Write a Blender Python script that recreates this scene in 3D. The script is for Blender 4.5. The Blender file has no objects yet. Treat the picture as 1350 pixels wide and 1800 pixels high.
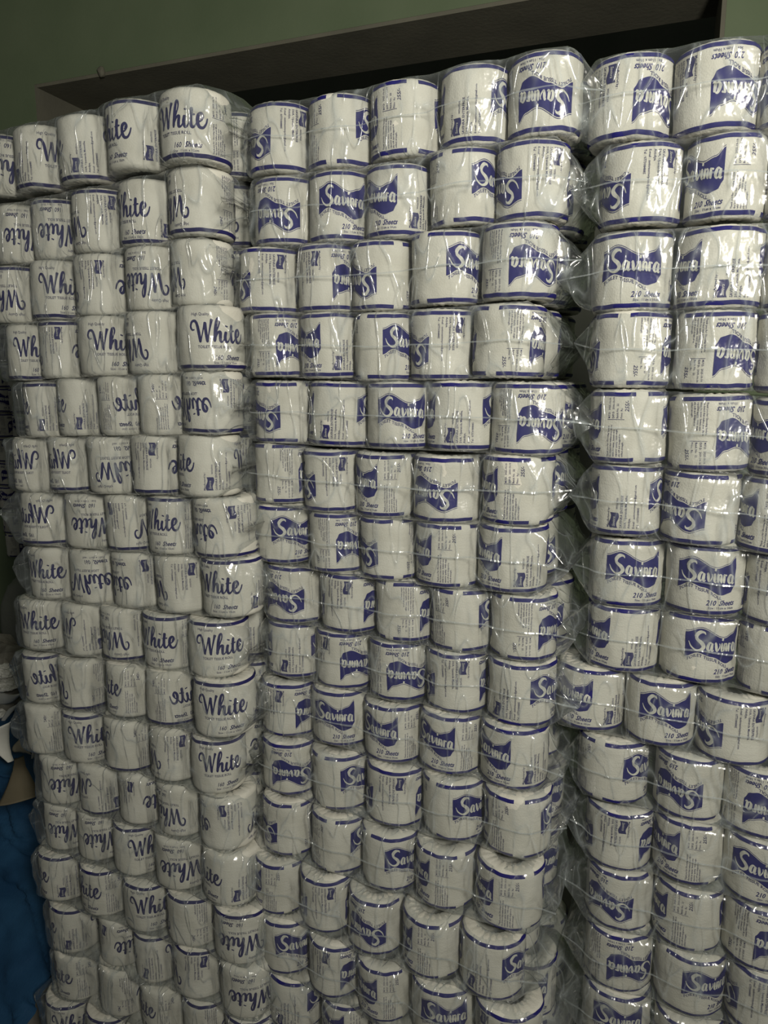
import bpy, bmesh, math, random
from mathutils import Vector, Matrix, Quaternion, noise
R_ = math.radians
scene = bpy.context.scene
col = scene.collection

# ------------------------------------------------------------------ camera
CAM = Vector((0.0, 0.0, 1.48))
PITCH, YAW, FOC = R_(10.0), R_(25.0), 1270.0
cd = bpy.data.cameras.new('camera'); cam = bpy.data.objects.new('camera', cd); col.objects.link(cam)
cam.location = CAM
cam.rotation_euler = (R_(90) - PITCH, 0, YAW)
cd.sensor_fit = 'VERTICAL'; cd.sensor_height = 36.0; cd.lens = 36.0 * FOC / 1800.0
cd.clip_start = 0.02; cd.clip_end = 60
scene.camera = cam

# ------------------------------------------------------------------ light and exposure
W = bpy.data.worlds.new('room_ambient'); scene.world = W; W.use_nodes = True
W.node_tree.nodes['Background'].inputs['Color'].default_value = (0.88, 0.92, 0.86, 1)
W.node_tree.nodes['Background'].inputs['Strength'].default_value = 0.045
def area(name, loc, target, sx, sy, power, colour):
    l = bpy.data.lights.new(name, 'AREA'); l.shape = 'RECTANGLE'; l.size = sx; l.size_y = sy
    l.energy = power; l.color = colour
    o = bpy.data.objects.new(name, l); col.objects.link(o); o.location = loc
    o.rotation_euler = (Vector(target) - Vector(loc)).to_track_quat('-Z', 'Y').to_euler()
    return o
area('main_lamp', (0.64, -0.32, 1.98), (-0.40, 1.1, 2.22), 0.22, 0.45, 39, (1.0, 0.955, 0.84))  # unseen lamp at the front right, placed by the highlights on the rolls
scene.view_settings.view_transform = 'Standard'; scene.view_settings.look = 'None'
scene.view_settings.exposure = 0.0; scene.view_settings.gamma = 1.0
scene.view_settings.use_curve_mapping = False

# ------------------------------------------------------------------ helpers
def tag(o, label=None, cat=None, group=None, kind=None):
    if label: o['label'] = label
    if cat: o['category'] = cat
    if group: o['group'] = group
    if kind: o['kind'] = kind
    return o
def link_mesh(name, me, parent=None, mats=()):
    for m in mats: me.materials.append(m)
    o = bpy.data.objects.new(name, me); col.objects.link(o)
    if parent: o.parent = parent
    return o
def mesh_from(name, vs, fs, mi=None, smooth=True):
    me = bpy.data.meshes.new(name); me.from_pydata(vs, [], fs)
    if mi: me.polygons.foreach_set('material_index', mi)
    me.polygons.foreach_set('use_smooth', [smooth] * len(me.polygons)); me.update()
    return me
def box_mesh(name, x0, x1, y0, y1, z0, z1):
    vs = [(x, y, z) for x in (x0, x1) for y in (y0, y1) for z in (z0, z1)]
    return mesh_from(name, vs, [(0, 1, 3, 2), (4, 6, 7, 5), (0, 4, 5, 1), (2, 3, 7, 6), (0, 2, 6, 4), (1, 5, 7, 3)], smooth=False)
def ray(px, py):
    x, y = (px - 675.0) / FOC, -(py - 900.0) / FOC
    f = math.cos(PITCH) + y * math.sin(PITCH); u = -math.sin(PITCH) + y * math.cos(PITCH)
    return Vector((x * math.cos(YAW) - f * math.sin(YAW), x * math.sin(YAW) + f * math.cos(YAW), u))
def at(px, py, Y):
    d = ray(px, py); return CAM + d * (Y / d.y)
def N(nt, t, **kw):
    n = nt.nodes.new(t)
    for k, v in kw.items():
        if k in n.inputs: n.inputs[k].default_value = v
        else: setattr(n, k, v)
    return n
def new_mat(name):
    m = bpy.data.materials.new(name); m.use_nodes = True
    nt = m.node_tree; return m, nt, nt.nodes['Principled BSDF']
def surf_mat(name, c1, c2, scale=6.0, rough=0.8, bump=0.2, bscale=60.0, dist=0.002, detail=5.0, spec=0.3):
    m, nt, b = new_mat(name)
    tc = N(nt, 'ShaderNodeTexCoord')
    nz = N(nt, 'ShaderNodeTexNoise', Scale=scale, Detail=detail)
    rp = N(nt, 'ShaderNodeValToRGB'); rp.color_ramp.elements[0].position = 0.3; rp.color_ramp.elements[1].position = 0.7
    rp.color_ramp.elements[0].color = (*c1, 1); rp.color_ramp.elements[1].color = (*c2, 1)
    n2 = N(nt, 'ShaderNodeTexNoise', Scale=bscale, Detail=4.0)
    bp = N(nt, 'ShaderNodeBump', Strength=bump, Distance=dist)
    L = nt.links.new
    L(tc.outputs['Object'], nz.inputs['Vector']); L(tc.outputs['Object'], n2.inputs['Vector'])
    L(nz.outputs['Fac'], rp.inputs['Fac']); L(rp.outputs['Color'], b.inputs['Base Color'])
    L(n2.outputs['Fac'], bp.inputs['Height']); L(bp.outputs['Normal'], b.inputs['Normal'])
    b.inputs['Roughness'].default_value = rough; b.inputs['Specular IOR Level'].default_value = spec
    return m

# ------------------------------------------------------------------ materials
def paper_mat():
    m, nt, b = new_mat('embossed_paper'); L = nt.links.new
    tc = N(nt, 'ShaderNodeTexCoord'); oi = N(nt, 'ShaderNodeObjectInfo')
    nz = N(nt, 'ShaderNodeTexNoise', Scale=22.0, Detail=4.0)
    rp = N(nt, 'ShaderNodeValToRGB')
    rp.color_ramp.elements[0].position = 0.3; rp.color_ramp.elements[0].color = (0.56, 0.545, 0.475, 1)
    rp.color_ramp.elements[1].position = 0.62; rp.color_ramp.elements[1].color = (0.65, 0.638, 0.57, 1)
    vo = N(nt, 'ShaderNodeTexVoronoi', Scale=420.0)
    mp = N(nt, 'ShaderNodeMapping'); mp.inputs['Scale'].default_value = (30, 30, 170)
    wr = N(nt, 'ShaderNodeTexNoise', Scale=1.0, Detail=3.0)
    b1 = N(nt, 'ShaderNodeBump', Strength=0.35, Distance=0.0008)
    b2 = N(nt, 'ShaderNodeBump', Strength=0.35, Distance=0.0016)
    L(tc.outputs['Object'], nz.inputs['Vector']); L(nz.outputs['Fac'], rp.inputs['Fac']); L(rp.outputs['Color'], b.inputs['Base Color'])
    L(tc.outputs['Object'], vo.inputs['Vector']); L(tc.outputs['Object'], mp.inputs['Vector']); L(mp.outputs['Vector'], wr.inputs['Vector'])
    L(vo.outputs['Distance'], b1.inputs['Height']); L(wr.outputs['Fac'], b2.inputs['Height'])
    L(b1.outputs['Normal'], b2.inputs['Normal']); L(b2.outputs['Normal'], b.inputs['Normal'])
    b.inputs['Roughness'].default_value = 0.85; b.inputs['Specular IOR Level'].default_value = 0.25
    return m
def ink_mat(name, c):
    m, nt, b = new_mat(name); L = nt.links.new
    tc = N(nt, 'ShaderNodeTexCoord'); nz = N(nt, 'ShaderNodeTexNoise', Scale=180.0, Detail=3.0)
    rp = N(nt, 'ShaderNodeValToRGB')
    rp.color_ramp.elements[0].position = 0.3; rp.color_ramp.elements[0].color = (*c, 1)
    rp.color_ramp.elements[1].position = 0.75; rp.color_ramp.elements[1].color = (c[0] * 1.4 + .004, c[1] * 1.4 + .004, c[2] * 1.2, 1)
    L(tc.outputs['Object'], nz.inputs['Vector']); L(nz.outputs['Fac'], rp.inputs['Fac']); L(rp.outputs['Color'], b.inputs['Base Color'])
    b.inputs['Roughness'].default_value = 0.7; b.inputs['Specular IOR Level'].default_value = 0.3
    return m
def film_mat(name, haze, gloss):
    m, nt, b = new_mat(name); L = nt.links.new
    nt.nodes.remove(b); out = nt.nodes['Material Output']
    tc = N(nt, 'ShaderNodeTexCoord')
    mp = N(nt, 'ShaderNodeMapping'); mp.inputs['Scale'].default_value = (55, 40, 22); mp.inputs['Rotation'].default_value = (0, R_(32), 0)
    n1 = N(nt, 'ShaderNodeTexNoise', Scale=1.0, Detail=1.0); n1.inputs['Distortion'].default_value = 0.7
    def math_(op, x, y=None, c=False):
        q = N(nt, 'ShaderNodeMath', operation=op); q.use_clamp = c
        for k, w in enumerate((x, y)):
            if w is None: continue
            if isinstance(w, (int, float)): q.inputs[k].default_value = w
            else: L(w, q.inputs[k])
        return q.outputs[0]
    def ridge(rot, sc, seed, power):
        mq = N(nt, 'ShaderNodeMapping'); mq.inputs['Scale'].default_value = sc; mq.inputs['Rotation'].default_value = (0, R_(rot), 0); mq.inputs['Location'].default_value = (seed, seed * 2, -seed)
        nq = N(nt, 'ShaderNodeTexNoise', Scale=1.0, Detail=0.0); nq.inputs['Distortion'].default_value = 0.35
        L(tc.outputs['Object'], mq.inputs['Vector']); L(mq.outputs['Vector'], nq.inputs['Vector'])
        r = math_('SUBTRACT', 1.0, math_('ABSOLUTE', math_('MULTIPLY_ADD', nq.outputs['Fac'], 2.0)))
        r.node.inputs[1].links[0].from_node.inputs[0].links[0].from_node.inputs[2].default_value = -1.0
        return math_('POWER', r, power, True)
    r1 = ridge(38, (34, 12, 8), 1.3, 26.0); r2 = ridge(-48, (30, 12, 9), 6.1, 30.0)
    fold = math_('MULTIPLY', math_('MAXIMUM', r1, r2), math_('MULTIPLY_ADD', n1.outputs['Fac'], 3.0, True))
    fold.node.inputs[1].links[0].from_node.inputs[2].default_value = -0.7
    n5 = N(nt, 'ShaderNodeTexNoise', Scale=260.0, Detail=0.0)
    L(tc.outputs['Object'], mp.inputs['Vector']); L(mp.outputs['Vector'], n1.inputs['Vector']); L(tc.outputs['Object'], n5.inputs['Vector'])
    hgt = math_('ADD', math_('MULTIPLY', n1.outputs['Fac'], 0.6), math_('ADD', math_('MULTIPLY', fold, 0.35), math_('MULTIPLY', n5.outputs['Fac'], 0.05)))
    bp = N(nt, 'ShaderNodeBump', Strength=0.8, Distance=0.006); L(hgt, bp.inputs['Height'])
    tr = N(nt, 'ShaderNodeBsdfTransparent'); tr.inputs['Color'].default_value = (0.955, 0.965, 0.965, 1)
    df = N(nt, 'ShaderNodeBsdfDiffuse'); df.inputs['Color'].default_value = (0.62, 0.68, 0.70, 1)
    tl = N(nt, 'ShaderNodeBsdfTranslucent'); tl.inputs['Color'].default_value = (0.62, 0.68, 0.70, 1)
    dm = N(nt, 'ShaderNodeMixShader'); dm.inputs[0].default_value = 0.35
    gl = N(nt, 'ShaderNodeBsdfGlossy', Roughness=0.2); gl.inputs['Color'].default_value = (1, 1, 1, 1)
    L(bp.outputs['Normal'], gl.inputs['Normal'])
    L(df.outputs[0], dm.inputs[1]); L(tl.outputs[0], dm.inputs[2])
    lw = N(nt, 'ShaderNodeLayerWeight', Blend=0.5)                     # a slanting path through the film is longer: milkier
    hz = math_('MULTIPLY_ADD', math_('MULTIPLY', lw.outputs['Facing'], lw.outputs['Facing']), 0.16); hz.node.inputs[2].default_value = haze
    m1 = N(nt, 'ShaderNodeMixShader'); L(math_('ADD', hz, math_('MULTIPLY', fold, 0.38), True), m1.inputs[0]); L(tr.outputs[0], m1.inputs[1]); L(dm.outputs[0], m1.inputs[2])  # folds whiten the film, which also paints in pale lines of glare
    fr = N(nt, 'ShaderNodeLayerWeight', Blend=0.5); L(bp.outputs['Normal'], fr.inputs['Normal'])   # Schlick reflection of a thin film, same from both sides
    fp = N(nt, 'ShaderNodeMath', operation='POWER'); fp.inputs[1].default_value = 4.0; L(fr.outputs['Facing'], fp.inputs[0])
    fm = N(nt, 'ShaderNodeMath', operation='MULTIPLY_ADD'); fm.inputs[1].default_value = 0.8; fm.inputs[2].default_value = gloss; fm.use_clamp = True
    L(fp.outputs[0], fm.inputs[0])
    m2 = N(nt, 'ShaderNodeMixShader'); L(fm.outputs[0], m2.inputs[0]); L(m1.outputs[0], m2.inputs[1]); L(gl.outputs[0], m2.inputs[2])
    L(m2.outputs[0], out.inputs['Surface'])
    return m
M_PAPER = paper_mat()
M_BADGE = ink_mat('violet_blue_ink', (0.009, 0.008, 0.115))
M_SCRIPT = ink_mat('navy_ink', (0.010, 0.009, 0.078))
M_SMALL = ink_mat('small_print_ink', (0.022, 0.021, 0.10))
M_KNOCK = ink_mat('unprinted_paper', (0.50, 0.50, 0.49))
M_FILM = film_mat('clear_film', 0.045, 0.075)
M_SEAM = film_mat('folded_film', 0.34, 0.10)
M_CARD = surf_mat('grey_cardboard', (0.22, 0.20, 0.16), (0.30, 0.27, 0.22), 40)
scene.cycles.transparent_max_bounces = 16
scene.cycles.use_adaptive_sampling = True; scene.cycles.adaptive_threshold = 0.03
scene.cycles.max_bounces = 3; scene.cycles.diffuse_bounces = 2; scene.cycles.glossy_bounces = 2
scene.cycles.caustics_reflective = False; scene.cycles.caustics_refractive = False
# ------------------------------------------------------------------ flat prints, drawn in metres on the unrolled wrapper (u round, v up)
class Print:
    def __init__(s): s.v = []; s.f = []; s.m = []
    def add(s, vs, fs, mat, lift=0.0005):
        k = len(s.v); s.v += [(a, b, lift) for a, b in vs]; s.f += [tuple(i + k for i in f) for f in fs]; s.m += [mat] * len(fs)
    def grid(s, u0, u1, top, bot, mat, nu=24, nv=8, lift=0.0005):
        vs = []; fs = []
        for i in range(nu + 1):
            u = u0 + (u1 - u0) * i / nu
            for j in range(nv + 1):
                vs.append((u, bot(u) + (top(u) - bot(u)) * j / nv))
        for i in range(nu):
            for j in range(nv):
                a = i * (nv + 1) + j; fs.append((a, a + nv + 1, a + nv + 2, a + 1))
        s.add(vs, fs, mat, lift)
    def stroke(s, pts, mat, place, lift=0.0007, n=7, wide=1.0):
        # pts: (x, y, width); Catmull-Rom centre line turned into a ribbon with round ends
        P = [Vector(p) for p in pts]; P = [P[0] * 2 - P[1]] + P + [P[-1] * 2 - P[-2]]
        C = []
        for i in range(1, len(P) - 2):
            for k in range(n):
                t = k / n; a, b, c, d = P[i - 1:i + 3]
                C.append(0.5 * (2 * b + (c - a) * t + (2 * a - 5 * b + 4 * c - d) * t * t + (3 * b - a - 3 * c + d) * t ** 3))
        C.append(P[-2]); vs = []; fs = []
        for i, c in enumerate(C):
            q = C[min(i + 1, len(C) - 1)] - C[max(i - 1, 0)]; q = Vector((q.x, q.y)).normalized() if q.xy.length > 1e-9 else Vector((1, 0))
            w = max(c.z, 0.002) * wide * 0.5 * (0.55 if i in (0, len(C) - 1) else 1.0)
            vs += [place(c.x - q.y * w, c.y + q.x * w), place(c.x + q.y * w, c.y - q.x * w)]
        for i in range(len(C) - 1): fs.append((2 * i, 2 * i + 1, 2 * i + 3, 2 * i + 2))
        s.add(vs, fs, mat, lift)
    def text(s, txt, size, u, v, mat, turn=0, shear=0.0, bold=0.0, bend=None, squeeze=1.0, lift=0.0005, centre=False):
        c = bpy.data.curves.new('glyphs', 'FONT'); c.body = txt; c.size = 1.0; c.resolution_u = 2 if size > 0.005 else 1
        c.shear = shear; c.offset = bold; c.align_x = 'CENTER' if centre else 'LEFT'
        o = bpy.data.objects.new('glyphs', c); me = bpy.data.meshes.new_from_object(o)
        vs = [(p.co.x * size * squeeze, p.co.y * size) for p in me.vertices]; fs = [tuple(p.vertices) for p in me.polygons]
        if turn: vs = [(-b, a) for a, b in vs]                       # reads upwards
        vs = [(a + u, b + v) for a, b in vs]
        if bend: vs = [(a, b + bend(a)) for a, b in vs]
        s.add(vs, fs, mat, lift)
        bpy.data.objects.remove(o); bpy.data.curves.remove(c); bpy.data.meshes.remove(me)
    def refine(s, step=0.0045):
        bm = bmesh.new(); lay = bm.verts.layers.float.new('lift')
        V = []
        for a, b, l in s.v:
            q = bm.verts.new((a, b, 0)); q[lay] = l; V.append(q)
        for f, m in zip(s.f, s.m):
            try: bm.faces.new([V[i] for i in f]).material_index = m
            except ValueError: pass
        bmesh.ops.triangulate(bm, faces=[f for f in bm.faces if len(f.verts) > 4])
        for _ in range(5):
            E = [e for e in bm.edges if abs(e.verts[0].co.x - e.verts[1].co.x) > step]
            if not E: break
            bmesh.ops.subdivide_edges(bm, edges=E, cuts=1); bmesh.ops.triangulate(bm, faces=[f for f in bm.faces if len(f.verts) > 4])
        bm.verts.ensure_lookup_table(); bm.verts.index_update()
        s.v = [(q.co.x, q.co.y, q[lay]) for q in bm.verts]; s.f = [tuple(q.index for q in f.verts) for f in bm.faces]; s.m = [f.material_index for f in bm.faces]
        bm.free(); return s
    def wrap(s, name, RR, rad, mirror=False):
        vs = []
        for u, v, l in s.v:
            t = u / RR * (-1 if mirror else 1); r = rad(t, v) + l
            vs.append((r * math.cos(t), r * math.sin(t), v))
        return mesh_from(name, vs, s.f, s.m)

def small_texts(RR, price):
    """address block after the first logo, thank-you block and price after the second"""
    p = Print(); A = lambda d: R_(d) * RR; B = -0.039
    p.text('Manufactured by :', 0.0042, A(67), B, 0, turn=1, bold=0.012)
    p.text('W/267503', 0.0038, A(80.5), B + 0.027, 0, turn=1, bold=0.012)
    p.text('SAVINRA ENTERPRISE', 0.0049, A(88), B, 0, turn=1, bold=0.014)
    p.text('50/A, Upananda Mawatha,', 0.0045, A(94), B, 0, turn=1, bold=0.012)
    p.text('Attidiya.', 0.0045, A(100), B, 0, turn=1, bold=0.012)
    p.text('E-mail : savinraenterprise@gmail.com', 0.0041, A(107), B, 0, turn=1, bold=0.012)
    p.text('Tel : 0773084885', 0.0043, A(113.5), B, 0, turn=1, bold=0.012)
    # little badge beside the address
    place = lambda a, b: (A(75) - b, B + 0.011 + a)
    vs = []; fs = []
    for i in range(11):
        t = i / 10; w = 0.0016 * math.sin(t * 2 * math.pi); vs += [place(-0.011 + 0.022 * t, 0.0055 + w), place(-0.011 + 0.022 * t, -0.0055 + w)]
    for i in range(10): fs.append((2 * i, 2 * i + 1, 2 * i + 3, 2 * i + 2))
    p.add(vs, fs, 0)
    p.text('Savinra', 0.0058, A(75) + 0.0018, B + 0.002, 1, turn=1, shear=0.25, lift=0.0008, squeeze=0.85)
    adr = p.refine(); p = Print()
    rows = ['Thank you for Choosing Savinra', 'the brand that makes your life so', 'while be easier. Savinra uses', 'superior quality. 100% virgin', 'ply soft and designed to', 'added strength.']
    for i, t in enumerate(rows): p.text(t, 0.0033, A(231 + 4.3 * i), -0.041, 0, turn=1, bold=0.012, squeeze=1.0)
    for i, t in enumerate(['M.F.D.  2025-10-10', 'EXP.D.  2030-10-10', 'Batch No.  22', 'Price : Rs.']): p.text(t, 0.0036, A(232 + 6.0 * i), 0.012, 0, turn=1, bold=0.012)
    p.grid(A(228), A(253), lambda u: 0.0108, lambda u: 0.0102, 0, nv=1)
    p.text(price, 0.0072, A(259), 0.021, 0, turn=1, shear=0.25, bold=0.012)
    return adr, p.refine()

def badge_print(RR):
    done = []
    def curve(pts):
        def f(u):
            t = u * 1000.0
            for (a, b), (c, d) in zip(pts, pts[1:]):
                if t <= c:
                    k = (t - a) / (c - a); k = k * k * (3 - 2 * k); return (b + (d - b) * k) / 1000.0
            return pts[-1][1] / 1000.0
        return f
    top = curve([(-39, 25), (-19, 32), (12, 18), (28, 22.5), (39, 33)])
    bot = curve([(-39, -12), (-22, -3.5), (-4, -9), (20, -20), (32, -17), (39, -6)])
    for c in (0.0, R_(173) * RR):
        p = Print(); p.grid(c - 0.039, c + 0.039, lambda u: top(u - c), lambda u: bot(u - c), 0, nu=28, nv=10)
        p.grid(c - 0.039, c + 0.039, lambda u: top(u - c) + 0.0021, lambda u: top(u - c) + 0.0013, 0, nu=28, nv=1)
        # lettering knocked out of the badge
        def place(x, y):
            return (c + x / 1000.0, y / 1000.0 - 0.000085 * max(x + 10, 0) * 1.0)
        S = [(-13.5, 23.5, .8), (-15, 26.5, 2.2), (-19.5, 26.8, 3.6), (-24, 22, 3.6), (-24, 16.5, 3.4), (-18, 11, 4.6), (-15.5, 5.5, 4.4), (-19, .5, 3.4), (-25, -.2, 2.2), (-31, 4.5, 1.6), (-34.5, 12, .7)]
        p.stroke(S, 1, place, n=9, wide=1.15)
        p.stroke([(-27, 20, .5), (-25.5, 24, 1.5), (-20.5, 28.8, 1.2), (-14.5, 27.5, .6)], 1, place)
        ST = 3.7; AV = place; place = lambda x, y: AV(-10.5 + (x + 10.5) * 1.03, (y - .4) * 1.22 + .2)
        def a(x): return [[(x + 5.2, 9.6, 1), (x + 2.2, 10.2, 2.6), (x, 7, ST), (x - .6, 3, ST), (x + 1.2, .7, 2), (x + 3.5, 2.2, 1)], [(x + 5.6, 10, 3.0), (x + 4.9, 5, ST), (x + 4.6, 2, ST), (x + 6, .4, 1.6), (x + 7.6, 2, .7)]]
        strokes = a(-9.5)
        strokes += [[(-.8, 8.8, .8), (.9, 10.2, 2), (1.3, 6, ST), (2, 1.2, 2.4), (4.4, 3, 1.6), (6.2, 7, 1.4), (5.6, 10.2, 1)]]
        strokes += [[(7.6, 8.6, .8), (9.3, 10, 2.2), (9, 5, ST), (9, 2, 2.6), (10.2, .6, 1.5), (11.4, 2, .6)], [(9.6, 13.6, 2.6), (10.2, 16.6, 2.6)]]
        strokes += [[(12, 8.6, .8), (13.5, 10, 2.2), (13.2, 5, ST), (13, .6, 2.4)], [(13.4, 7, 1), (15.6, 9.9, 1.6), (17.6, 8.8, 2.4), (17.2, 4, ST), (17.4, 1.2, 2), (18.8, 1.8, .6)]]
        strokes += [[(20, 8.6, .8), (21.6, 10, 2.2), (21.2, 5, ST), (21, .4, 2.6)], [(21.6, 7.4, 1), (23.2, 10, 1.6), (25, 9, 2)]]
        strokes += a(28.0)
        for q in strokes: p.stroke(q, 1, place)
        p.text('TOILET TISSUE ROLL', 0.0066, c - 0.0365, -0.0062, 0, bold=0.008, squeeze=0.93, bend=lambda u: bot(min(u - c, 0.024)) , lift=0.0005)
        p.text('210', 0.0104, c + 0.000, -0.0345, 0, shear=0.28, bold=0.02, squeeze=0.8)
        p.text('Sheets', 0.0104, c + 0.0165, -0.0345, 0, shear=0.42, bold=0.024, squeeze=0.82)
        p.text('Size : 11cm x 10cm', 0.0049, c + 0.003, -0.0400, 0, bold=0.008, squeeze=0.92)
        done.append(p.refine())
    return done

def script_print(RR):
    done = []
    W_ = [[(.42, 1.12, .08), (.2, 1.1, .13), (.06, 1.4, .15), (.18, 1.8, .17), (.48, 1.86, .2), (.72, 1.45, .23), (.86, .7, .24), (.98, .0, .2)],
          [(.98, .0, .16), (1.12, .55, .1), (1.32, 1.3, .11), (1.46, 1.78, .22)], [(1.46, 1.78, .22), (1.52, .9, .23), (1.66, .0, .2)],
          [(1.66, .0, .16), (1.78, .7, .11), (1.98, 1.6, .17), (2.1, 2.05, .26)]]
    h_ = [[(2.28, .1, .14), (2.5, .95, .1), (2.78, 1.7, .12), (2.76, 2.08, .15), (2.58, 2.02, .19), (2.42, 1.3, .24), (2.3, .06, .24)],
          [(2.36, .3, .1), (2.6, .85, .16), (2.84, .9, .24), (2.84, .5, .24), (2.86, .12, .2), (3.08, .12, .12), (3.28, .5, .09)]]
    i_ = [[(3.4, .98, .23), (3.3, .45, .24), (3.4, .08, .2), (3.62, .14, .12), (3.84, .55, .09)], [(3.44, 1.38, .24), (3.48, 1.5, .24)]]
    t_ = [[(4.02, 1.6, .26), (3.92, .8, .24), (3.92, .3, .24), (4.06, .05, .19), (4.28, .18, .12), (4.46, .5, .09)], [(3.72, 1.0, .1), (4.3, 1.06, .12)]]
    e_ = [[(4.46, .45, .1), (4.78, .6, .12), (4.98, .9, .16), (4.84, 1.18, .19), (4.58, 1.0, .24), (4.5, .5, .25), (4.66, .1, .22), (4.98, .06, .17), (5.24, .4, .13), (5.38, .85, .1)],
          [(4.74, .72, .08), (4.86, .86, .1), (4.8, .98, .08)]]
    for c in (0.0, R_(173) * RR):
        p = Print(); k = 0.0163
        place = lambda x, y: (c + (x - 2.72) * k, -0.0075 + y * 0.0178)
        for q in W_ + h_ + i_ + t_ + e_: p.stroke(q, 0, place, wide=1.22)
        p.text('High Quality', 0.0066, c - 0.043, 0.0345, 0, bold=0.004, squeeze=0.86)
        p.text('TOILET TISSUE ROLL', 0.0062, c - 0.033, -0.0165, 0, bold=0.014, squeeze=0.92)
        p.text('160', 0.0105, c - 0.008, -0.0345, 0, shear=0.25, bold=0.012, squeeze=0.78)
        p.text('Sheets', 0.0108, c + 0.0095, -0.0345, 0, shear=0.42, bold=0.026, squeeze=0.86)
        p.text('Size : 11cm x 10cm', 0.0056, c - 0.009, -0.0412, 0, bold=0.004, squeeze=0.9)
        done.append(p.refine())
    return done

# ------------------------------------------------------------------ one roll of each kind
H2 = 0.0505
def roll_kit(RR, badge, nshape):
    kit = []
    small = small_texts(RR, '255/-' if badge else '240/-')
    logo = badge_print(RR) if badge else script_print(RR)
    for k in range(nshape):
        sd = 17.3 * k + (5 if badge else 91)
        def rad(t, z, sd=sd):
            q = Vector((math.cos(t) * 1.5, math.sin(t) * 1.5, z * 22 + sd))
            r = RR * (1 + 0.024 * noise.noise(q)) + 0.0013 * noise.noise(q * 3.1)
            e = max(0.0, (abs(z) - (H2 - 0.007)) / 0.007)
            return r - 0.0045 * e * e
        nseg = 72
        prof = [(-1, z) for z in [-H2 + 0.001, -H2 + 0.0035, -H2 + 0.007] + [(-H2 + 0.007) + (2 * H2 - 0.014) * i / 10 for i in range(1, 10)] + [H2 - 0.007, H2 - 0.0035, H2 - 0.001]]
        vs = []; fs = []; rings = 0
        def ring(fn):
            nonlocal rings
            for i in range(nseg):
                t = 2 * math.pi * i / nseg; vs.append(fn(t))
            rings += 1
        caps = [(RR * 0.90, 0.0004, 0.4), (RR * 0.72, 0.0012, 1.0), (RR * 0.52, -0.0002, 1.0), (0.0235, -0.002, 0.7), (0.0205, -0.010, 0.2), (0.0195, -0.040, 0.0)]
        def cap(r, dz, pl, s):
            def fn(t):
                w = noise.noise(Vector((math.cos(t) * 5, math.sin(t) * 5, sd + s * 3))) * 0.0013 * pl + 0.0007 * pl * math.sin(t * 23 + sd)
                return (r * math.cos(t), r * math.sin(t), s * (H2 + dz + w))
            return fn
        for r, dz, pl in reversed(caps): ring(cap(r, dz, pl, -1))
        for _, z in prof: ring(lambda t, z=z: (rad(t, z) * math.cos(t), rad(t, z) * math.sin(t), z))
        for r, dz, pl in caps: ring(cap(r, dz, pl, 1))
        for j in range(rings - 1):
            for i in range(nseg):
                a = j * nseg + i; b = j * nseg + (i + 1) % nseg; fs.append((a, b, b + nseg, a + nseg))
        body = mesh_from('toilet_roll', vs, fs); body.materials.append(M_PAPER)
        ink = M_BADGE if badge else M_SCRIPT
        def bands(z0, mirror=False):
            wob = lambda u: noise.noise(Vector((math.cos(u / RR) * 2.5, math.sin(u / RR) * 2.5, sd + z0 * 40)))
            b = Print(); G0, G1 = (286, 628) if badge else (0, 360)
            b.grid(R_(G0) * RR, R_(G1) * RR, lambda u: z0 + 0.0027 + 0.0011 * wob(u), lambda u: z0 - 0.0027 + 0.0011 * wob(u), 0, nu=72, nv=2, lift=0.0006)
            me = b.wrap('border_band', RR, rad); me.materials.append(ink); return me
        ent = {'body': body, 'top': bands(0.0452), 'bot': bands(-0.0452)}
        for mir in ((False,) if badge else (False, True)):
            pr = []
            for nm, src in (('logo_print', logo[0]), ('logo_print', logo[1]), ('address_print', small[0]), ('fine_print', small[1])):
                l = src.wrap(nm, RR, rad, mir); l.materials.append(ink if nm == 'logo_print' else M_SMALL); l.materials.append(M_KNOCK); pr.append((nm, l))
            ent['prints%d' % mir] = pr
        kit.append(ent)
    return kit
R_BADGE, R_SCRIPT = 0.0515, 0.0525
KIT_B = roll_kit(R_BADGE, True, 4)
KIT_S = roll_kit(R_SCRIPT, False, 3)

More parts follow.
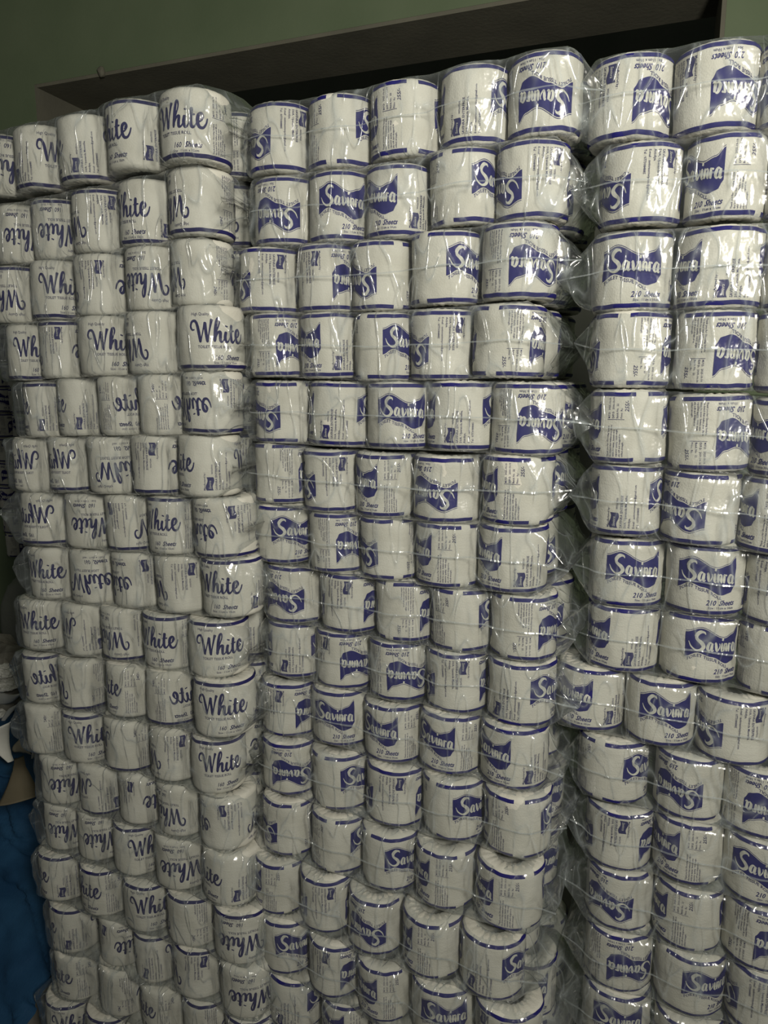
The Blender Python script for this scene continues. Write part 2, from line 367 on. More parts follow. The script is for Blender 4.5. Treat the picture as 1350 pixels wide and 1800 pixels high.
rng = random.Random(11)
ORD = ['first', 'second', 'third', 'fourth', 'fifth', 'sixth', 'seventh', 'eighth', 'ninth', 'tenth', 'eleventh', 'twelfth', 'thirteenth', 'fourteenth', 'fifteenth', 'sixteenth', 'seventeenth', 'eighteenth', 'nineteenth']
def face_words(badge, way, phi):
    phi %= 360; up = 'upside-down ' if 'D' in way else ''
    if 'm' in way: up = 'mirrored ' + up.replace('upside-down', 'inverted')
    near = min(abs(phi), abs(phi - 360), abs(phi - 173))
    if near < 48: return up + ('blue badge' if badge else 'blue script lettering')
    if 60 < phi < 122: return up + 'address print'
    if 222 < phi < 283: return up + 'fine print'
    return up + 'mostly blank'
def make_roll(badge, pos, way, phi, label, group, s=1.0, bands='tb', tilt=None, name='toilet_roll'):
    e = rng.choice(KIT_B if badge else KIT_S); mir = 'm' in way
    o = bpy.data.objects.new(name, e['body']); col.objects.link(o)
    tag(o, label, 'toilet roll', group)
    d = CAM - Vector(pos); al = math.atan2(d.y, d.x); f = R_(phi) * (-1 if mir else 1)
    if 'D' in way: q = Quaternion((0, 0, 1), al + f) @ Quaternion((1, 0, 0), math.pi)
    else: q = Quaternion((0, 0, 1), al - f)
    tl = tilt or (rng.gauss(0, 0.014), rng.gauss(0, 0.014))
    q = Quaternion((1, 0, 0), tl[0]) @ Quaternion((0, 1, 0), tl[1]) @ q
    o.matrix_world = Matrix.LocRotScale(Vector(pos), q, Vector((s, s, 1.0)))
    def part(nm, me, lab=None):
        c = bpy.data.objects.new(nm, me); col.objects.link(c); c.parent = o
        if lab: c['label'] = lab
        return c
    for nm, me in e['prints%d' % mir]:
        c = part(nm, me, ('dark blue wave badge with pale lettering' if badge else 'dark blue brush script lettering') if nm == 'logo_print' else None)
        c['kind'] = 'stuff'
    down = 'D' in way
    for b in bands:
        if b in 'tb': part('border_band', e['top' if (b == 't') != down else 'bot'], 'dark blue edge stripe')
    return o

# ------------------------------------------------------------------ what the photograph shows: pixel boxes and turn of each roll
# each roll: left px, right px, top px, bottom px, way (U upright, D upside down, m = mirrored print), print angle facing the camera
MID = [
 [(451,547,203,315,'D',108),(554,653,191,304,'U',296),(655,775,167,287,'U',268),(780,893,150,275,'U',106),(898,1019,121,248,'D',0)],
 [(458,552,330,434,'D',340),(557,645,321,430,'U',0),(645,759,311,424,'U',47),(761,874,282,398,'U',306),(874,999,268,393,'D',113)],
 [(431,527,451,554,'D',89),(530,626,443,548,'D',50),(629,720,436,545,'D',304),(722,850,424,532,'U',318),(852,975,412,520,'D',201)],
 [(450,536,561,657,'D',208),(538,627,559,660,'U',63),(632,724,563,666,'U',322),(726,830,554,662,'D',105),(832,958,547,657,'D',250)],
 [(458,552,675,770,'D',304),(554,648,676,776,'U',103),(650,758,678,779,'U',358),(761,862,678,781,'U',93),(864,993,680,788,'D',200)],
 [(458,542,783,873,'D',245),(542,632,788,891,'D',92),(634,726,795,898,'U',234),(728,846,802,910,'D',333),(848,974,800,910,'U',250)],
 [(455,552,882,974,'U',346),(554,637,892,985,'D',211),(637,735,902,1000,'D',292),(740,839,912,1008,'U',248),(841,963,921,1020,'U',62)],
 [(476,568,988,1078,'D',330),(570,667,1000,1095,'D',66),(667,761,1015,1108,'D',243),(763,862,1026,1122,'U',285),(864,977,1039,1138,'D',243)],
 [(483,561,1083,1172,'U',101),(563,655,1101,1188,'D',31),(655,754,1115,1209,'D',190),(756,855,1131,1230,'D',84),(857,977,1147,1253,'U',115)],
 [(469,556,1184,1271,'D',50),(559,644,1193,1289,'U',20),(644,745,1225,1317,'U',211),(745,843,1234,1338,'U',211),(846,963,1250,1361,'U',49)],
 [(474,554,1280,1372,'D',0),(556,648,1308,1400,'U',320),(650,747,1328,1424,'D',79),(747,853,1342,1446,'U',320),(853,967,1367,1476,'U',274)],
 [(471,554,1387,1467,'D',286),(556,641,1408,1499,'U',297),(639,738,1435,1538,'U',330),(738,830,1467,1568,'U',248),(836,956,1504,1605,'U',244)],
 [(455,536,1486,1575,'U',265),(540,614,1509,1600,'D',80),(616,710,1552,1646,'D',335),(715,809,1596,1690,'U',258),(811,921,1633,1734,'U',113)],
 [(471,547,1589,1679,'U',348),(552,632,1637,1720,'D',50),(637,720,1672,1757,'U',234),(722,840,1702,1790,'U',0),(844,946,1734,1830,'D',30)],
 [(480,568,1688,1770,'U',113),(572,655,1734,1815,'U',227),(657,742,1765,1850,'U',222),(744,842,1796,1885,'U',280),(845,945,1836,1930,'U',10)],
 [(485,570,1778,1862,'U',245),(572,655,1820,1905,'D',60),(657,742,1855,1940,'U',0),(744,842,1890,1980,'U',200),(845,945,1935,2030,'D',20)],
]
RIGHT = [
 [(1034,1181,122,258,'D',47),(1182,1332,104,244,'D',37),(1334,1490,88,232,'D',337)],
 [(1049,1202,267,395,'D',116),(1203,1347,255,389,'U',219),(1349,1500,244,383,'U',20)],
 [(1039,1180,424,549,'U',0),(1182,1344,415,546,'U',68),(1346,1500,409,545,'U',350)],
 [(1033,1184,559,675,'D',265),(1185,1326,558,676,'D',217),(1328,1480,558,680,'D',250)],
 [(1036,1171,691,804,'U',258),(1173,1319,699,817,'D',227),(1321,1470,708,830,'U',240)],
 [(1039,1163,818,925,'U',92),(1164,1298,827,935,'D',326),(1300,1445,838,950,'U',250)],
 [(1031,1169,944,1046,'U',347),(1170,1308,950,1059,'U',356),(1309,1455,962,1075,'D',70)],
 [(1036,1154,1051,1160,'U',64),(1156,1297,1071,1174,'U',334),(1298,1440,1090,1197,'U',305)],
 [(981,1096,1152,1258,'U',40),(1097,1224,1182,1284,'U',350),(1225,1352,1210,1314,'D',117)],
 [(1006,1149,1281,1382,'U',299),(1150,1272,1306,1414,'D',342),(1273,1400,1331,1430,'D',194)],
 [(1030,1146,1401,1493,'D',82),(1147,1271,1419,1521,'U',228),(1272,1400,1445,1546,'U',0)],
 [(1032,1147,1497,1590,'D',342),(1148,1269,1537,1630,'U',250),(1271,1400,1559,1658,'D',213)],
 [(1028,1146,1601,1705,'D',200),(1148,1275,1645,1741,'U',325),(1277,1405,1671,1776,'D',95)],
 [(1024,1142,1706,1800,'U',355),(1146,1270,1757,1855,'D',82),(1272,1398,1786,1890,'U',300)],
 [(1024,1142,1808,1905,'D',20),(1146,1270,1862,1960,'U',40),(1272,1398,1900,2000,'D',300)],
]
# last entry: bands drawn (b bottom, t top, n none) in the picture
LEFT = [
 [(-35,41,252,353,'D',10,'t'),(42,120,237,345,'U',143,'b'),(118,202,213,337,'U',106,'b'),(202,295,193,313,'U',64,'t'),(295,417,175,300,'U',203,'b')],
 [(3,65,370,470,'D',0,'n'),(65,141,363,460,'D',355,'t'),(140,222,345,450,'D',88,'t'),(220,304,325,443,'U',51,'b'),(304,420,310,423,'D',290,'b')],
 [(0,67,473,575,'D',127,'t'),(67,145,465,565,'U',357,'b'),(144,226,455,558,'D',60,'n'),(227,309,443,548,'D',333,'n'),(306,408,433,540,'D',278,'n')],
 [(20,83,577,667,'U',0,'b'),(76,152,572,666,'D',55,'t'),(150,234,563,662,'U',355,'n'),(233,319,557,657,'D',290,'n'),(320,433,545,649,'U',348,'b')],
 [(48,106,676,763,'U',98,'t'),(106,176,669,761,'U',91,'n'),(176,248,664,761,'mU',193,'n'),(246,324,661,760,'mU',228,'n'),(323,438,656,758,'mD',52,'b')],
 [(31,91,768,860,'mU',307,'n'),(92,163,768,858,'mU',309,'b'),(163,237,768,859,'mD',0,'n'),(238,318,768,860,'D',56,'b'),(318,436,765,865,'U',77,'n')],
 [(49,121,863,947,'mU',316,'b'),(122,191,863,955,'D',355,'n'),(191,264,867,957,'mD',128,'b'),(263,346,870,964,'U',215,'t'),(346,446,867,967,'mD',64,'b')],
 [(64,133,954,1042,'U',209,'n'),(133,204,957,1051,'mD',24,'n'),(204,279,962,1056,'mD',69,'n'),(279,359,971,1061,'D',86,'n'),(359,455,966,1070,'U',32,'t')],
 [(48,116,1042,1129,'U',204,'n'),(118,182,1049,1141,'mU',92,'n'),(183,258,1052,1150,'D',122,'b'),(258,336,1063,1164,'U',213,'t'),(336,441,1074,1177,'U',357,'t')],
 [(50,110,1134,1223,'mU',0,'t'),(110,192,1140,1237,'D',268,'b'),(192,261,1154,1244,'U',249,'n'),(261,345,1163,1260,'mU',209,'b'),(347,446,1164,1273,'U',5,'t')],
 [(57,121,1225,1301,'mU',238,'n'),(122,193,1237,1319,'U',5,'t'),(193,266,1244,1337,'mU',258,'b'),(267,342,1260,1355,'D',85,'n'),(338,443,1273,1380,'U',357,'t')],
 [(82,145,1305,1381,'D',0,'n'),(147,214,1323,1403,'mU',92,'b'),(214,281,1339,1428,'D',40,'n'),(281,357,1358,1447,'D',311,'n'),(357,453,1367,1476,'mD',88,'n')],
 [(85,141,1383,1467,'D',345,'n'),(142,207,1403,1495,'D',355,'n'),(207,283,1426,1516,'U',340,'t'),(283,366,1447,1536,'D',350,'n'),(366,446,1467,1556,'U',70,'n')],
 [(84,152,1477,1577,'U',91,'t'),(154,230,1493,1588,'U',238,'t'),(230,304,1516,1614,'U',2,'t'),(305,386,1538,1634,'D',247,'t'),(386,462,1559,1655,'D',350,'t')],
 [(103,180,1577,1657,'U',100,'t'),(182,242,1588,1669,'D',20,'n'),(243,316,1612,1703,'U',113,'t'),(317,398,1634,1721,'D',75,'t'),(399,469,1652,1739,'D',0,'n')],
 [(112,186,1652,1724,'U',245,'n'),(188,258,1669,1744,'D',235,'n'),(259,330,1700,1780,'U',250,'n'),(331,405,1716,1800,'D',240,'t'),(406,480,1740,1830,'U',320,'t')],
 [(98,167,1735,1815,'U',5,'t'),(168,236,1754,1835,'U',300,'t'),(238,316,1787,1870,'U',0,'t'),(318,400,1806,1890,'U',180,'n'),(402,480,1835,1920,'D',0,'n')],
]
# ------------------------------------------------------------------ plastic bags
def make_bag(cs, RR, rows, seed, ears, label, group, seam=True, loose=0.0, name='plastic_bag', nu=78, puff=0.0):
    """cs: front-row roll centres in order of x"""
    rg = random.Random(seed); n = len(cs); xs = [c[0] for c in cs]
    yb = sum(c[1] for c in cs) / n + (rows - 1) * 2 * RR + RR + 0.004
    x0, x1 = xs[0] - RR - ears[0], xs[-1] + RR + ears[1]
    sag = [rg.uniform(0.007, 0.016) for _ in range(n + 1)]
    off = rg.uniform(0, 90); apz = (rg.uniform(-0.012, 0.012), rg.uniform(-0.014, 0.012)); apy = (rg.uniform(0.0, 0.035), rg.uniform(-0.012, 0.03))
    def lerp_c(x):
        if x <= xs[0]: return cs[0][1], cs[0][2]
        for i in range(n - 1):
            if x <= xs[i + 1]:
                k = (x - xs[i]) / (xs[i + 1] - xs[i]); return cs[i][1] + (cs[i + 1][1] - cs[i][1]) * k, cs[i][2] + (cs[i + 1][2] - cs[i][2]) * k
        return cs[-1][1], cs[-1][2]
    ZS = [-1, -.985, -.93, -.82, -.66, -.5, -.34, -.2, -.08, 0, .08, .2, .34, .5, .66, .82, .93, .985, 1]
    def front_y(x, zz, z, film_h):
        yc, zc = lerp_c(x)
        i = min(range(n), key=lambda k: abs(xs[k] - x)); dx = x - xs[i]
        gi = i if dx < 0 else i + 1; half = RR if (gi in (0, n)) else abs(xs[gi] - xs[gi - 1]) / 2
        k = min(abs(dx) / half, 1.0); f = yc - RR - 0.0028 + sag[gi] * k * k * (1 - 0.25 * zz * zz)
        wr = noise.noise(Vector((x * 17 + off, z * 11, off))) * 0.0045 + abs(noise.noise(Vector(((x + z * 0.8) * 30, (z - x * .5) * 12, off + 7)))) * -0.0035
        f += wr + noise.noise(Vector((x * 60, z * 45, off))) * 0.0012 - loose * (0.5 + 0.5 * noise.noise(Vector((x * 9, z * 9, off + 3))))
        e = max(0.0, (abs(zz) - 0.80) / 0.20); f += 0.009 * e * e
        f -= 0.0016 * math.exp(-(zz / 0.07) ** 2) if seam else 0.0
        if abs(dx) < RR and abs(z - cs[i][2]) < H2 - 0.003:               # stay in front of the paper
            f = min(f, cs[i][1] - math.sqrt(max(RR * RR - dx * dx, 0)) - 0.0012)
        return f
    vs = []; fs = []; seamline = []
    NB = 7
    for a in range(nu + 1):
        t = a / nu; x = x0 + (x1 - x0) * (t + 0.08 * math.sin(4 * math.pi * t) / (4 * math.pi) * -1)
        yc, zc = lerp_c(x); hz = H2 + 0.0010; sh = 0.0; az = 0.0
        for s, xe, xr, apx, apyy, k in ((-1, x0, xs[0] - RR * 0.72, apz[0], apy[0], 0), (1, x1, xs[-1] + RR * 0.72, apz[1], apy[1], 1)):
            if (x - xr) * s > 0:
                tt = min(1.0, (x - xr) / (xe - xr)); hz = (H2 + 0.0010) * (1 - tt ** 1.35) + 0.0012
                az = apx * tt; sh = (0.006 + apyy) * tt
        row = []
        for zz in ZS:
            z = zc + az + hz * zz; row.append((x, front_y(x, zz, z, hz) + sh, z))
        if abs(hz) > 0: seamline.append(Vector(row[9]) + Vector((0, -0.0006, 0.0025 * noise.noise(Vector((x * 20, off, 3))))))
        yf = row[-1][1]
        back = yb - 0.35 * RR * (1 if hz < H2 * 0.6 else 0)
        top = [(x, yf + (back - yf) * (i / NB), zc + az + hz + puff * math.sin(math.pi * i / NB) * (1 if hz > H2 else 0.3) + 0.0008 * noise.noise(Vector((x * 40, i, off)))) for i in range(1, NB)]
        bk = [(x, back, zc + az + hz * q) for q in (1, .33, -.33, -1)]
        bt = [(x, row[0][1] + (back - row[0][1]) * (i / NB), zc + az - hz) for i in range(NB - 1, 0, -1)]
        sec = row + top + bk + bt
        if 1 - abs(2 * t - 1) < 0.30:                                      # crumple the ends
            for i, p in enumerate(sec):
                q = Vector(p); g = 0.006 * min(1, (0.30 - (1 - abs(2 * t - 1))) / 0.2)
                sec[i] = (p[0] + g * noise.noise(q * 28 + Vector((off, 0, 0))), p[1] + g * noise.noise(q * 33 + Vector((0, off, 0))), p[2] + 0.7 * g * noise.noise(q * 38 + Vector((0, 0, off))))
        vs += sec
    m = len(sec)
    for a in range(nu):
        for i in range(m):
            j = (i + 1) % m; fs.append((a * m + i, a * m + j, (a + 1) * m + j, (a + 1) * m + i))
    fs.append(tuple(range(m))); fs.append(tuple(range(nu * m + m - 1, nu * m - 1, -1)))
    bag = link_mesh(name, mesh_from(name, vs, fs), mats=[M_FILM]); tag(bag, label, 'plastic bag', group)
    if seam:
        sv = []; sf = []
        for i, p in enumerate(seamline):
            w = 0.0009 + 0.0009 * abs(noise.noise(Vector((p.x * 25, off, 9)))); sv += [(p.x, p.y - 0.0008, p.z + w), (p.x, p.y - 0.0016, p.z - w)]
        for i in range(len(seamline) - 1): sf.append((2 * i, 2 * i + 1, 2 * i + 3, 2 * i + 2))
        link_mesh('seam', mesh_from('seam', sv, sf), bag, [M_SEAM])
    return bag

# ------------------------------------------------------------------ the three stacks
PITCH_Z = 0.105
def place_stack(table, Y0, k0, side):
    """world centres: a pixel gives the direction, the tier's height above the floor gives the distance"""
    out = []
    def mid_px(t, Y):
        px = (t[0] + t[1]) / 2
        if side:                                   # seen at a slant: the near neighbour hides the far flank, only the left outline is the roll's own
            d = at(px, (t[2] + t[3]) / 2, Y) - CAM; px = t[0] + side * FOC / d.length
        return px
    mean = lambda tier, Y: sum(at(mid_px(t, Y), (t[2] + t[3]) / 2, Y).z - CAM.z for t in tier) / len(tier)
    zref = mean(table[k0], Y0); Ys = []
    for k, tier in enumerate(table):
        want = zref - PITCH_Z * (k - k0); got = mean(tier, Y0)
        Ys.append(max(Y0 - 0.13, min(Y0 + 0.04, Y0 * want / got)) if abs(k - k0) > 2 else Y0)
    for _ in range(1): Ys = [Ys[0]] + [(Ys[i - 1] + 2 * Ys[i] + Ys[i + 1]) / 4 for i in range(1, len(Ys) - 1)] + [Ys[-1]]
    for k, tier in enumerate(table): out.append([at(mid_px(t, Ys[k]), (t[2] + t[3]) / 2, Ys[k]) for t in tier])
    for i in range(len(table[0])):                 # each roll rests on the one below: no gap or overlap beyond a few millimetres
        for k in range(k0 - 1, -1, -1): out[k][i].z = max(out[k + 1][i].z + 0.1030, min(out[k + 1][i].z + (0.110 if k else 0.116), out[k][i].z))
        for k in range(k0 + 1, len(table)): out[k][i].z = min(out[k - 1][i].z - 0.1030, max(out[k - 1][i].z - 0.110, out[k][i].z))
    return out

def build_stack(table, centres, badge, where, end_word, pack_words, group, seed, rows=2, extra=0, ears=((0.02, 0.04), (0.02, 0.045)), side_rows=(), from_far=False):
    RR = R_BADGE if badge else R_SCRIPT
    for k, (tier, cs) in enumerate(zip(table, centres)):
        n = len(cs); cs = [Vector(c) for c in cs]; real = n
        if extra:
            st = (cs[-1] - cs[0]) / (n - 1)
            cs = cs + [cs[-1] + st * (i + 1) for i in range(extra)]; n = len(cs)
        ord_k = ORD[k] if k else 'topmost'
        down = '%s pack down' % ord_k if k else 'topmost pack'
        for i, c in enumerate(cs):
            gaps = [abs(cs[j].x - c.x) for j in (i - 1, i + 1) if 0 <= j < n]
            s = min(1.03, max(0.9, min(gaps) / (2 * RR)))
            t = tier[i] if i < real else (0, 0, 0, 0, 'U' if rng.random() < .5 else 'D', rng.uniform(0, 360))
            idx = (n - 1 - i) if from_far else i
            pw = 'at the %s end' % end_word if idx == 0 else '%s from %s' % (ORD[idx], end_word)
            bands = (t[6] if len(t) > 6 else 'tb')
            tl = None
            if not badge and k == 16 and i == 2: tl = (R_(24), R_(4))
            make_roll(badge, c, t[4], t[5], '%s roll %s, %s, %s' % (face_words(badge, t[4], t[5]), pw, down, where), group, s, bands, tl)
        rg = random.Random(seed + k)
        e = (rg.uniform(*ears[0]), rg.uniform(*ears[1]))
        make_bag(cs, RR, rows, seed * 31 + k, e, 'clear plastic bag around the %s of the %s' % (down, pack_words), 'clear bags of the ' + pack_words, seam=badge, loose=0.001 if badge else 0.0045, puff=0.018 if k == 0 else 0.0)
        for r in side_rows:                                              # rolls behind the end roll, seen in the gap beside the stack
            c = cs[-1] + Vector((rg.uniform(-.004, .004), r * (2 * RR + 0.002), 0))
            w = rg.choice('UD'); ph = rg.uniform(0, 360)
            make_roll(badge, c, w, ph, 'inner roll %s behind end roll by %s, %s, %s' % (['', 'directly', 'two'][r], end_word, down, where), group + ', inner rows', 0.97)

def low_tiers(centres, count, badge):
    """packs that carry the lowest visible ones, down to the floor"""
    tab = []; cen = []
    for q in range(count):
        cs = [Vector((c.x, c.y, 0)) for c in centres[-1]]
        for c, b in zip(cs, centres[-1]): c.z = b.z - PITCH_Z * (q + 1)
        tab.append([(0, 0, 0, 0, rng.choice('UD'), rng.uniform(0, 360)) for _ in cs]); cen.append(cs)
    return tab, cen
C_MID = place_stack(MID, 1.06, 4, 0)
C_RIGHT = place_stack(RIGHT, 1.10, 3, 0)
C_LEFT = place_stack(LEFT, 1.00, 4, R_SCRIPT)
def with_base(table, cen, badge):
    k = max(0, int((sum(c.z for c in cen[-1]) / len(cen[-1]) - H2 + 0.03) / PITCH_Z))
    t, c = low_tiers(cen, k, badge); return table + t, cen + c
TM, CM = with_base(MID, C_MID, True); TR, CR = with_base(RIGHT, C_RIGHT, True); TL, CL = with_base(LEFT, C_LEFT, False)
FLOOR = min(min(c.z for c in cs[-1]) for cs in (CM, CR, CL)) - H2 - 0.004
build_stack(TM, CM, True, 'middle stack', 'dark gap', 'middle stack', 'badge rolls in the middle stack', 100, side_rows=(1, 2), from_far=True, ears=((0.016, 0.032), (0.024, 0.046)))
build_stack(TR, CR, True, 'stack across the gap', 'dark gap', 'stack across the dark gap', 'badge rolls across the gap', 300, extra=1, ears=((0.024, 0.045), (0.02, 0.04)))
build_stack(TL, CL, False, 'script-lettered stack', 'middle stack', 'script-lettered stack', 'script-lettered rolls', 500, side_rows=(1,), from_far=True, ears=((0.018, 0.05), (0.012, 0.03)))
# ------------------------------------------------------------------ the room: floor, green wall with a deep dark opening
M_GREEN = surf_mat('green_painted_plaster', (0.155, 0.205, 0.12), (0.195, 0.245, 0.15), 3.0, 0.75, 0.15, 90, 0.003)
M_REVEAL = surf_mat('bare_grey_plaster', (0.17, 0.165, 0.13), (0.23, 0.22, 0.17), 5.0, 0.9, 0.25, 60, 0.004)
M_CONC = surf_mat('concrete_floor', (0.16, 0.155, 0.14), (0.24, 0.23, 0.21), 4.0, 0.85, 0.2, 40, 0.004)
M_DARK = surf_mat('dark_plaster', (0.17, 0.185, 0.15), (0.25, 0.26, 0.22), 3.0, 0.9, 0.2, 40, 0.004)
tag(link_mesh('floor', box_mesh('floor', -5, 4, -3.5, 6, FLOOR - 0.1, FLOOR), mats=[M_CONC]), kind='structure')
WALL_TURN = R_(5.0); WP = Vector((-1.3, 2.3, 0))
def wall_pt(px, py):
    d = ray(px, py); n = Vector((math.sin(-WALL_TURN), math.cos(WALL_TURN), 0)); n = Vector((-math.sin(WALL_TURN), math.cos(WALL_TURN), 0))
    k = n.dot(WP - CAM) / n.dot(d); return CAM + d * k
def wall_local(p):
    q = p - WP; return Vector((q.x * math.cos(WALL_TURN) + q.y * math.sin(WALL_TURN), -q.x * math.sin(WALL_TURN) + q.y * math.cos(WALL_TURN), q.z))
jl = wall_local(wall_pt(64, 200)).x; jr = wall_local(wall_pt(1275, 40)).x
lz = (wall_pt(100, 142).z + wall_pt(700, 33).z) / 2
TH = 0.30
def wall_piece(name, x0, x1, z0, z1, mat, y0=0.0, y1=TH, parent=None):
    o = link_mesh(name, box_mesh(name, x0, x1, y0, y1, z0, z1), mats=[mat]); o.location = (WP.x, WP.y, 0); o.rotation_euler = (0, 0, WALL_TURN)
    return o
CEIL = 3.7
wb = wall_piece('wall_back', -4.0, jl, FLOOR, CEIL, M_GREEN); tag(wb, kind='structure')
wr_ = wall_piece('wall_back', jr, 4.5, FLOOR, CEIL, M_GREEN); tag(wr_, kind='structure')
ln = wall_piece('trim_1', jl, jr, lz, CEIL, M_GREEN); tag(ln, 'green painted lintel wall above the dark opening', kind='structure')
# unpainted reveals line the opening
rv = wall_piece('trim_2', jl, jr, lz - 0.012, lz, M_REVEAL, 0.001, TH); tag(rv, kind='structure')
for x0, x1, nm in ((jl, jl + 0.012, 'trim_3'), (jr - 0.012, jr, 'trim_4')):
    tag(wall_piece(nm, x0, x1, FLOOR, lz - 0.012, M_REVEAL, 0.001, TH), kind='structure')
tag(wall_piece('wall_beyond', jl - 1.0, jr + 1.0, FLOOR, CEIL, M_DARK, TH + 1.2, TH + 1.3), kind='structure')
tag(wall_piece('ceiling', -4.0, 4.5, CEIL, CEIL + 0.1, M_DARK, -2.4, TH), kind='structure')
# lump of hardened mortar on the lintel edge
p = wall_pt(180, 127); bm = bmesh.new(); bmesh.ops.create_icosphere(bm, subdivisions=3, radius=0.016)
for v in bm.verts:
    v.co *= 1 + 0.25 * noise.noise(v.co * 90)
    v.co.z = v.co.z * 1.15; v.co.y *= 0.8
me = bpy.data.meshes.new('mortar_lump'); bm.to_mesh(me); bm.free()
for f in me.polygons: f.use_smooth = True
lump = link_mesh('mortar_lump', me, mats=[M_REVEAL]); lump.location = p + Vector((0, -0.004, 0)); tag(lump, 'small dark mortar lump on the lower edge of the green lintel', 'lump')

# ------------------------------------------------------------------ things beside the script-lettered stack
M_TARP = surf_mat('blue_woven_tarp', (0.010, 0.050, 0.12), (0.022, 0.085, 0.18), 9.0, 0.55, 0.5, 240, 0.0015, spec=0.35)
M_SCRAP = surf_mat('scrap_paper', (0.62, 0.62, 0.57), (0.74, 0.74, 0.69), 14.0, 0.8, 0.2, 60)
M_TAN = surf_mat('tan_paper', (0.42, 0.38, 0.28), (0.50, 0.46, 0.35), 14.0, 0.85, 0.2, 60)
M_OLIVE = surf_mat('olive_kraft_paper', (0.105, 0.09, 0.06), (0.14, 0.12, 0.08), 10.0, 0.8, 0.2, 60)
# blue tarp over a low heap
tx0, tx1, ty0, ty1, tz = -2.75, -1.285, 1.20, 1.62, at(30, 1360, 1.24).z
vs = []; fs = []; NU, NV = 120, 120
for i in range(NU + 1):
    x = tx0 + (tx1 - tx0) * i / NU
    for j in range(NV + 1):
        s = j / NV * 2.2
        if s < 1.0: y, z = ty0 - 0.42 * (1 - s) ** 1.2, FLOOR + 0.004 + (tz - FLOOR) * s
        elif s < 1.9: y, z = ty0 + (ty1 - ty0) * (s - 1) / 0.9, tz + 0.02 * math.sin((s - 1) * 3)
        else: y, z = ty1, tz - (tz - FLOOR - 0.004) * (s - 1.9) / 0.3
        q = Vector((x * 2.2, y * 3, z * 5.5))
        zz = z + 0.25 * x + 0.05 * noise.noise(Vector((x * 4, 0, z * 4)))
        f = 0.04 * noise.noise(q) - 0.030 * (1 - abs(noise.noise(Vector((x * 2.5, 3.0, zz * 17))))) ** 3 - 0.016 * (1 - abs(noise.noise(Vector((x * 5 + 9, 7.0, zz * 38))))) ** 4 + 0.005 * noise.noise(Vector((x * 30, y * 30, z * 60))) + 0.03
        if s < 1.0: y += f * min(1, s * 4)
        elif s < 1.9: z += f * 0.5
        else: y += f * 0.2
        vs.append((x, y, max(z, FLOOR + 0.003)))
for i in range(NU):
    for j in range(NV):
        a = i * (NV + 1) + j; fs.append((a, a + NV + 1, a + NV + 2, a + 1))
tarp = link_mesh('tarp', mesh_from('tarp', vs, fs), mats=[M_TARP]); tag(tarp, 'dark blue woven tarp creased over a low heap beside the script-lettered stack', 'tarp')

def sheet(name, pts, widths, thick, mat, label, cat, curl=0.0, group=None):
    """a bent strip of paper along 3-D points"""
    P = [Vector(p) for p in pts]; P = [P[0] * 2 - P[1]] + P + [P[-1] * 2 - P[-2]]; Wd = [Vector(w) for w in widths]; Wd = [Wd[0]] + Wd + [Wd[-1]]
    C = []; n = 6
    for i in range(1, len(P) - 2):
        for k in range(n):
            t = k / n; a, b, c, d = P[i - 1:i + 3]
            C.append((0.5 * (2 * b + (c - a) * t + (2 * a - 5 * b + 4 * c - d) * t * t + (3 * b - a - 3 * c + d) * t ** 3), Wd[i].lerp(Wd[i + 1], t)))
    C.append((P[-2], Wd[-2])); vs = []; fs = []; m = 8
    for c, w in C:
        for j in range(m + 1):
            k = j / m * 2 - 1; vs.append(c + w * k * 0.5 + Vector((0, -curl * (1 - k * k), 0)))
    for i in range(len(C) - 1):
        for j in range(m):
            a = i * (m + 1) + j; fs.append((a, a + 1, a + m + 2, a + m + 1))
    o = link_mesh(name, mesh_from(name, [tuple(v) for v in vs], fs), mats=[mat])
    md = o.modifiers.new('thickness', 'SOLIDIFY'); md.thickness = thick
    return tag(o, label, cat, group)
def crumple(name, c, r, mat, label, seed, group):
    bm = bmesh.new(); bmesh.ops.create_icosphere(bm, subdivisions=4, radius=1.0)
    for v in bm.verts:
        q = v.co.copy(); k = 1 + 0.35 * noise.noise(q * 1.6 + Vector((seed, 0, 0))) - 0.35 * abs(noise.noise(q * 3.3 + Vector((0, seed, 0)))) + 0.1 * noise.noise(q * 9 + Vector((0, 0, seed)))
        v.co = Vector((q.x * r[0], q.y * r[1], q.z * r[2])) * k
    me = bpy.data.meshes.new(name); bm.to_mesh(me); bm.free()
    o = link_mesh(name, me, mats=[mat]); o.location = c; return tag(o, label, 'paper scrap', group)
g = 'waste paper on the heap beside the script-lettered stack'
Ya = 1.19
A = lambda px, py, Y=Ya: at(px, py, Y)
wv = lambda w, z=0.0: (0.64 * w, 0.77 * w, z)
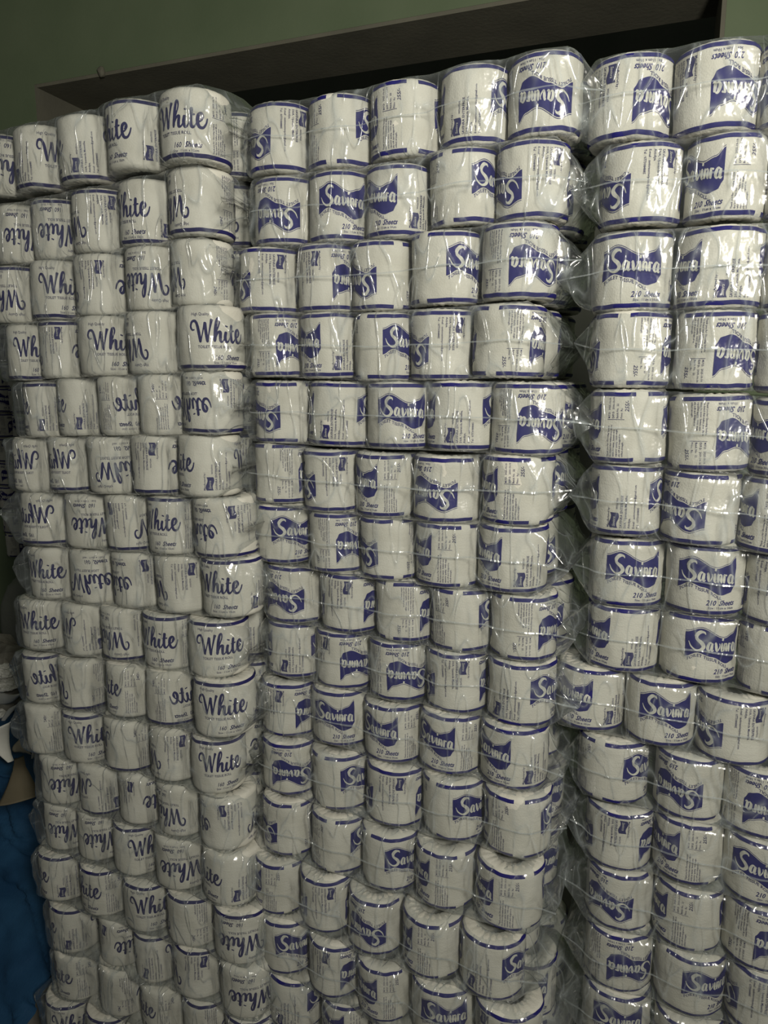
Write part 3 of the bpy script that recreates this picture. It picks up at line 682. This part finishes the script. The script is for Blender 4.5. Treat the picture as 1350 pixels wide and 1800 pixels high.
# flared olive sheet hanging over the tarp
Yo = 1.10
sheet('kraft_sheet', [at(35, 1330, Yo + .05), at(35, 1350, Yo + .01), at(36, 1385, Yo - .02), at(35, 1407, Yo - .04)], [wv(.018), wv(.026), wv(.066), wv(.096, .004)], 0.0012, M_OLIVE, 'olive brown kraft sheet flaring down over the edge of the blue tarp', 'paper', 0.014)
sheet('paper_strip', [A(7, 1274), A(3, 1298), A(8, 1322), A(20, 1338)], [wv(.03, .01), wv(.036, .004), wv(.030, 0), wv(.012, 0)], 0.001, M_SCRAP, 'curved white paper strip on the heap above the blue tarp', 'paper scrap', 0.008, g)
sheet('paper_strip', [A(65, 1302), A(61, 1318), A(57, 1333)], [wv(.016, .004), wv(.010), wv(.003)], 0.001, M_SCRAP, 'thin pointed white paper offcut standing above the blue tarp', 'paper scrap', 0.002, g)
sheet('paper_strip', [A(25, 1316, 1.23), A(40, 1310, 1.23), A(56, 1318, 1.23)], [(0, 0, 0.020), (0, 0, 0.044), (0, 0, 0.030)], 0.001, M_TAN, 'small folded tan paper piece between two white paper strips', 'paper scrap', 0.006, g)
sheet('paper_strip', [A(-8, 1226, 1.46), A(18, 1228, 1.44), A(37, 1220, 1.42)], [(0, 0, 0.05), (0, 0, 0.028), (0, 0, 0.003)], 0.001, M_SCRAP, 'pointed grey white paper sheet lying below the crumpled tissue', 'paper scrap', 0.006, g)
sheet('paper_strip', [A(4, 1268, 1.42), A(16, 1252, 1.42), A(30, 1240, 1.42)], [(0, 0, 0.018), (0, 0, 0.022), (0, 0, 0.006)], 0.001, M_SCRAP, 'slanting white offcut leaning beside the pointed paper sheet', 'paper scrap', 0.004, g)
k = 0
for px, py, Y, r, lab in ((6, 1180, 1.47, (.04, .04, .022), 'crumpled pale tissue wad on top of the waste heap'), (14, 1202, 1.46, (.045, .04, .017), 'flattened tissue wad under the topmost wad of the heap'), (6, 1256, 1.46, (.04, .04, .020), 'crumpled tissue wad beside the pointed paper sheet'),
                          (30, 1296, 1.44, (.045, .04, .022), 'dull crumpled tissue wad above the tan paper piece')):
    crumple('tissue_wad', at(px, py, Y), r, M_SCRAP, lab, 3.7 * k + 1, g); k += 1
crumple('waste_heap', Vector((at(15, 1280, 1.56).x, 1.56, tz + 0.10)), (.34, .12, .13), surf_mat('dull_waste_paper', (0.16, 0.15, 0.12), (0.30, 0.29, 0.25), 18, 0.9, 0.5, 40, 0.006), 'dull brown heap of crushed waste paper lying on the blue tarp', 9.3, None)['category'] = 'waste heap'
# grey sack of waste behind the wads
bm = bmesh.new(); bmesh.ops.create_icosphere(bm, subdivisions=5, radius=1.0)
for v in bm.verts:
    q = v.co.copy(); kk = 1 + 0.10 * noise.noise(q * 2.2) + 0.05 * abs(noise.noise(Vector((q.x * 9, q.y * 9, q.z * 3))))
    s = max(abs(q.x), abs(q.y), abs(q.z)) ** -0.45
    v.co = Vector((q.x * 0.34, q.y * 0.12, q.z * 0.40)) * kk * s
me = bpy.data.meshes.new('waste_sack'); bm.to_mesh(me); bm.free()
for f in me.polygons: f.use_smooth = True
sk = link_mesh('waste_sack', me, mats=[surf_mat('grey_plastic_sack', (0.20, 0.21, 0.18), (0.28, 0.29, 0.25), 5, 0.5, 0.5, 25, 0.006)])
sk.location = (-2.22, 1.92, FLOOR + 0.42); tag(sk, 'grey plastic waste sack standing behind the blue tarp heap', 'sack')

# ------------------------------------------------------------------ a further stack against the wall, seen past the script-lettered one
FX, FY = at(18, 800, 2.16).x, 2.16
for k in range(17):
    z = FLOOR + H2 + 0.004 + k * 0.105
    if z < 0.74: continue
    cs = [Vector((FX + 0.105 * i + rng.uniform(-.01, .01), FY, z)) for i in range(2)]
    for i, c in enumerate(cs):
        w = rng.choice('UD'); ph = rng.uniform(0, 360)
        make_roll(True, c, w, ph, 'dim far stack roll, %s layer up, %s the script-lettered stack' % (ORD[k], ['away from', 'towards'][i]), 'badge rolls in the far stack', 0.985)
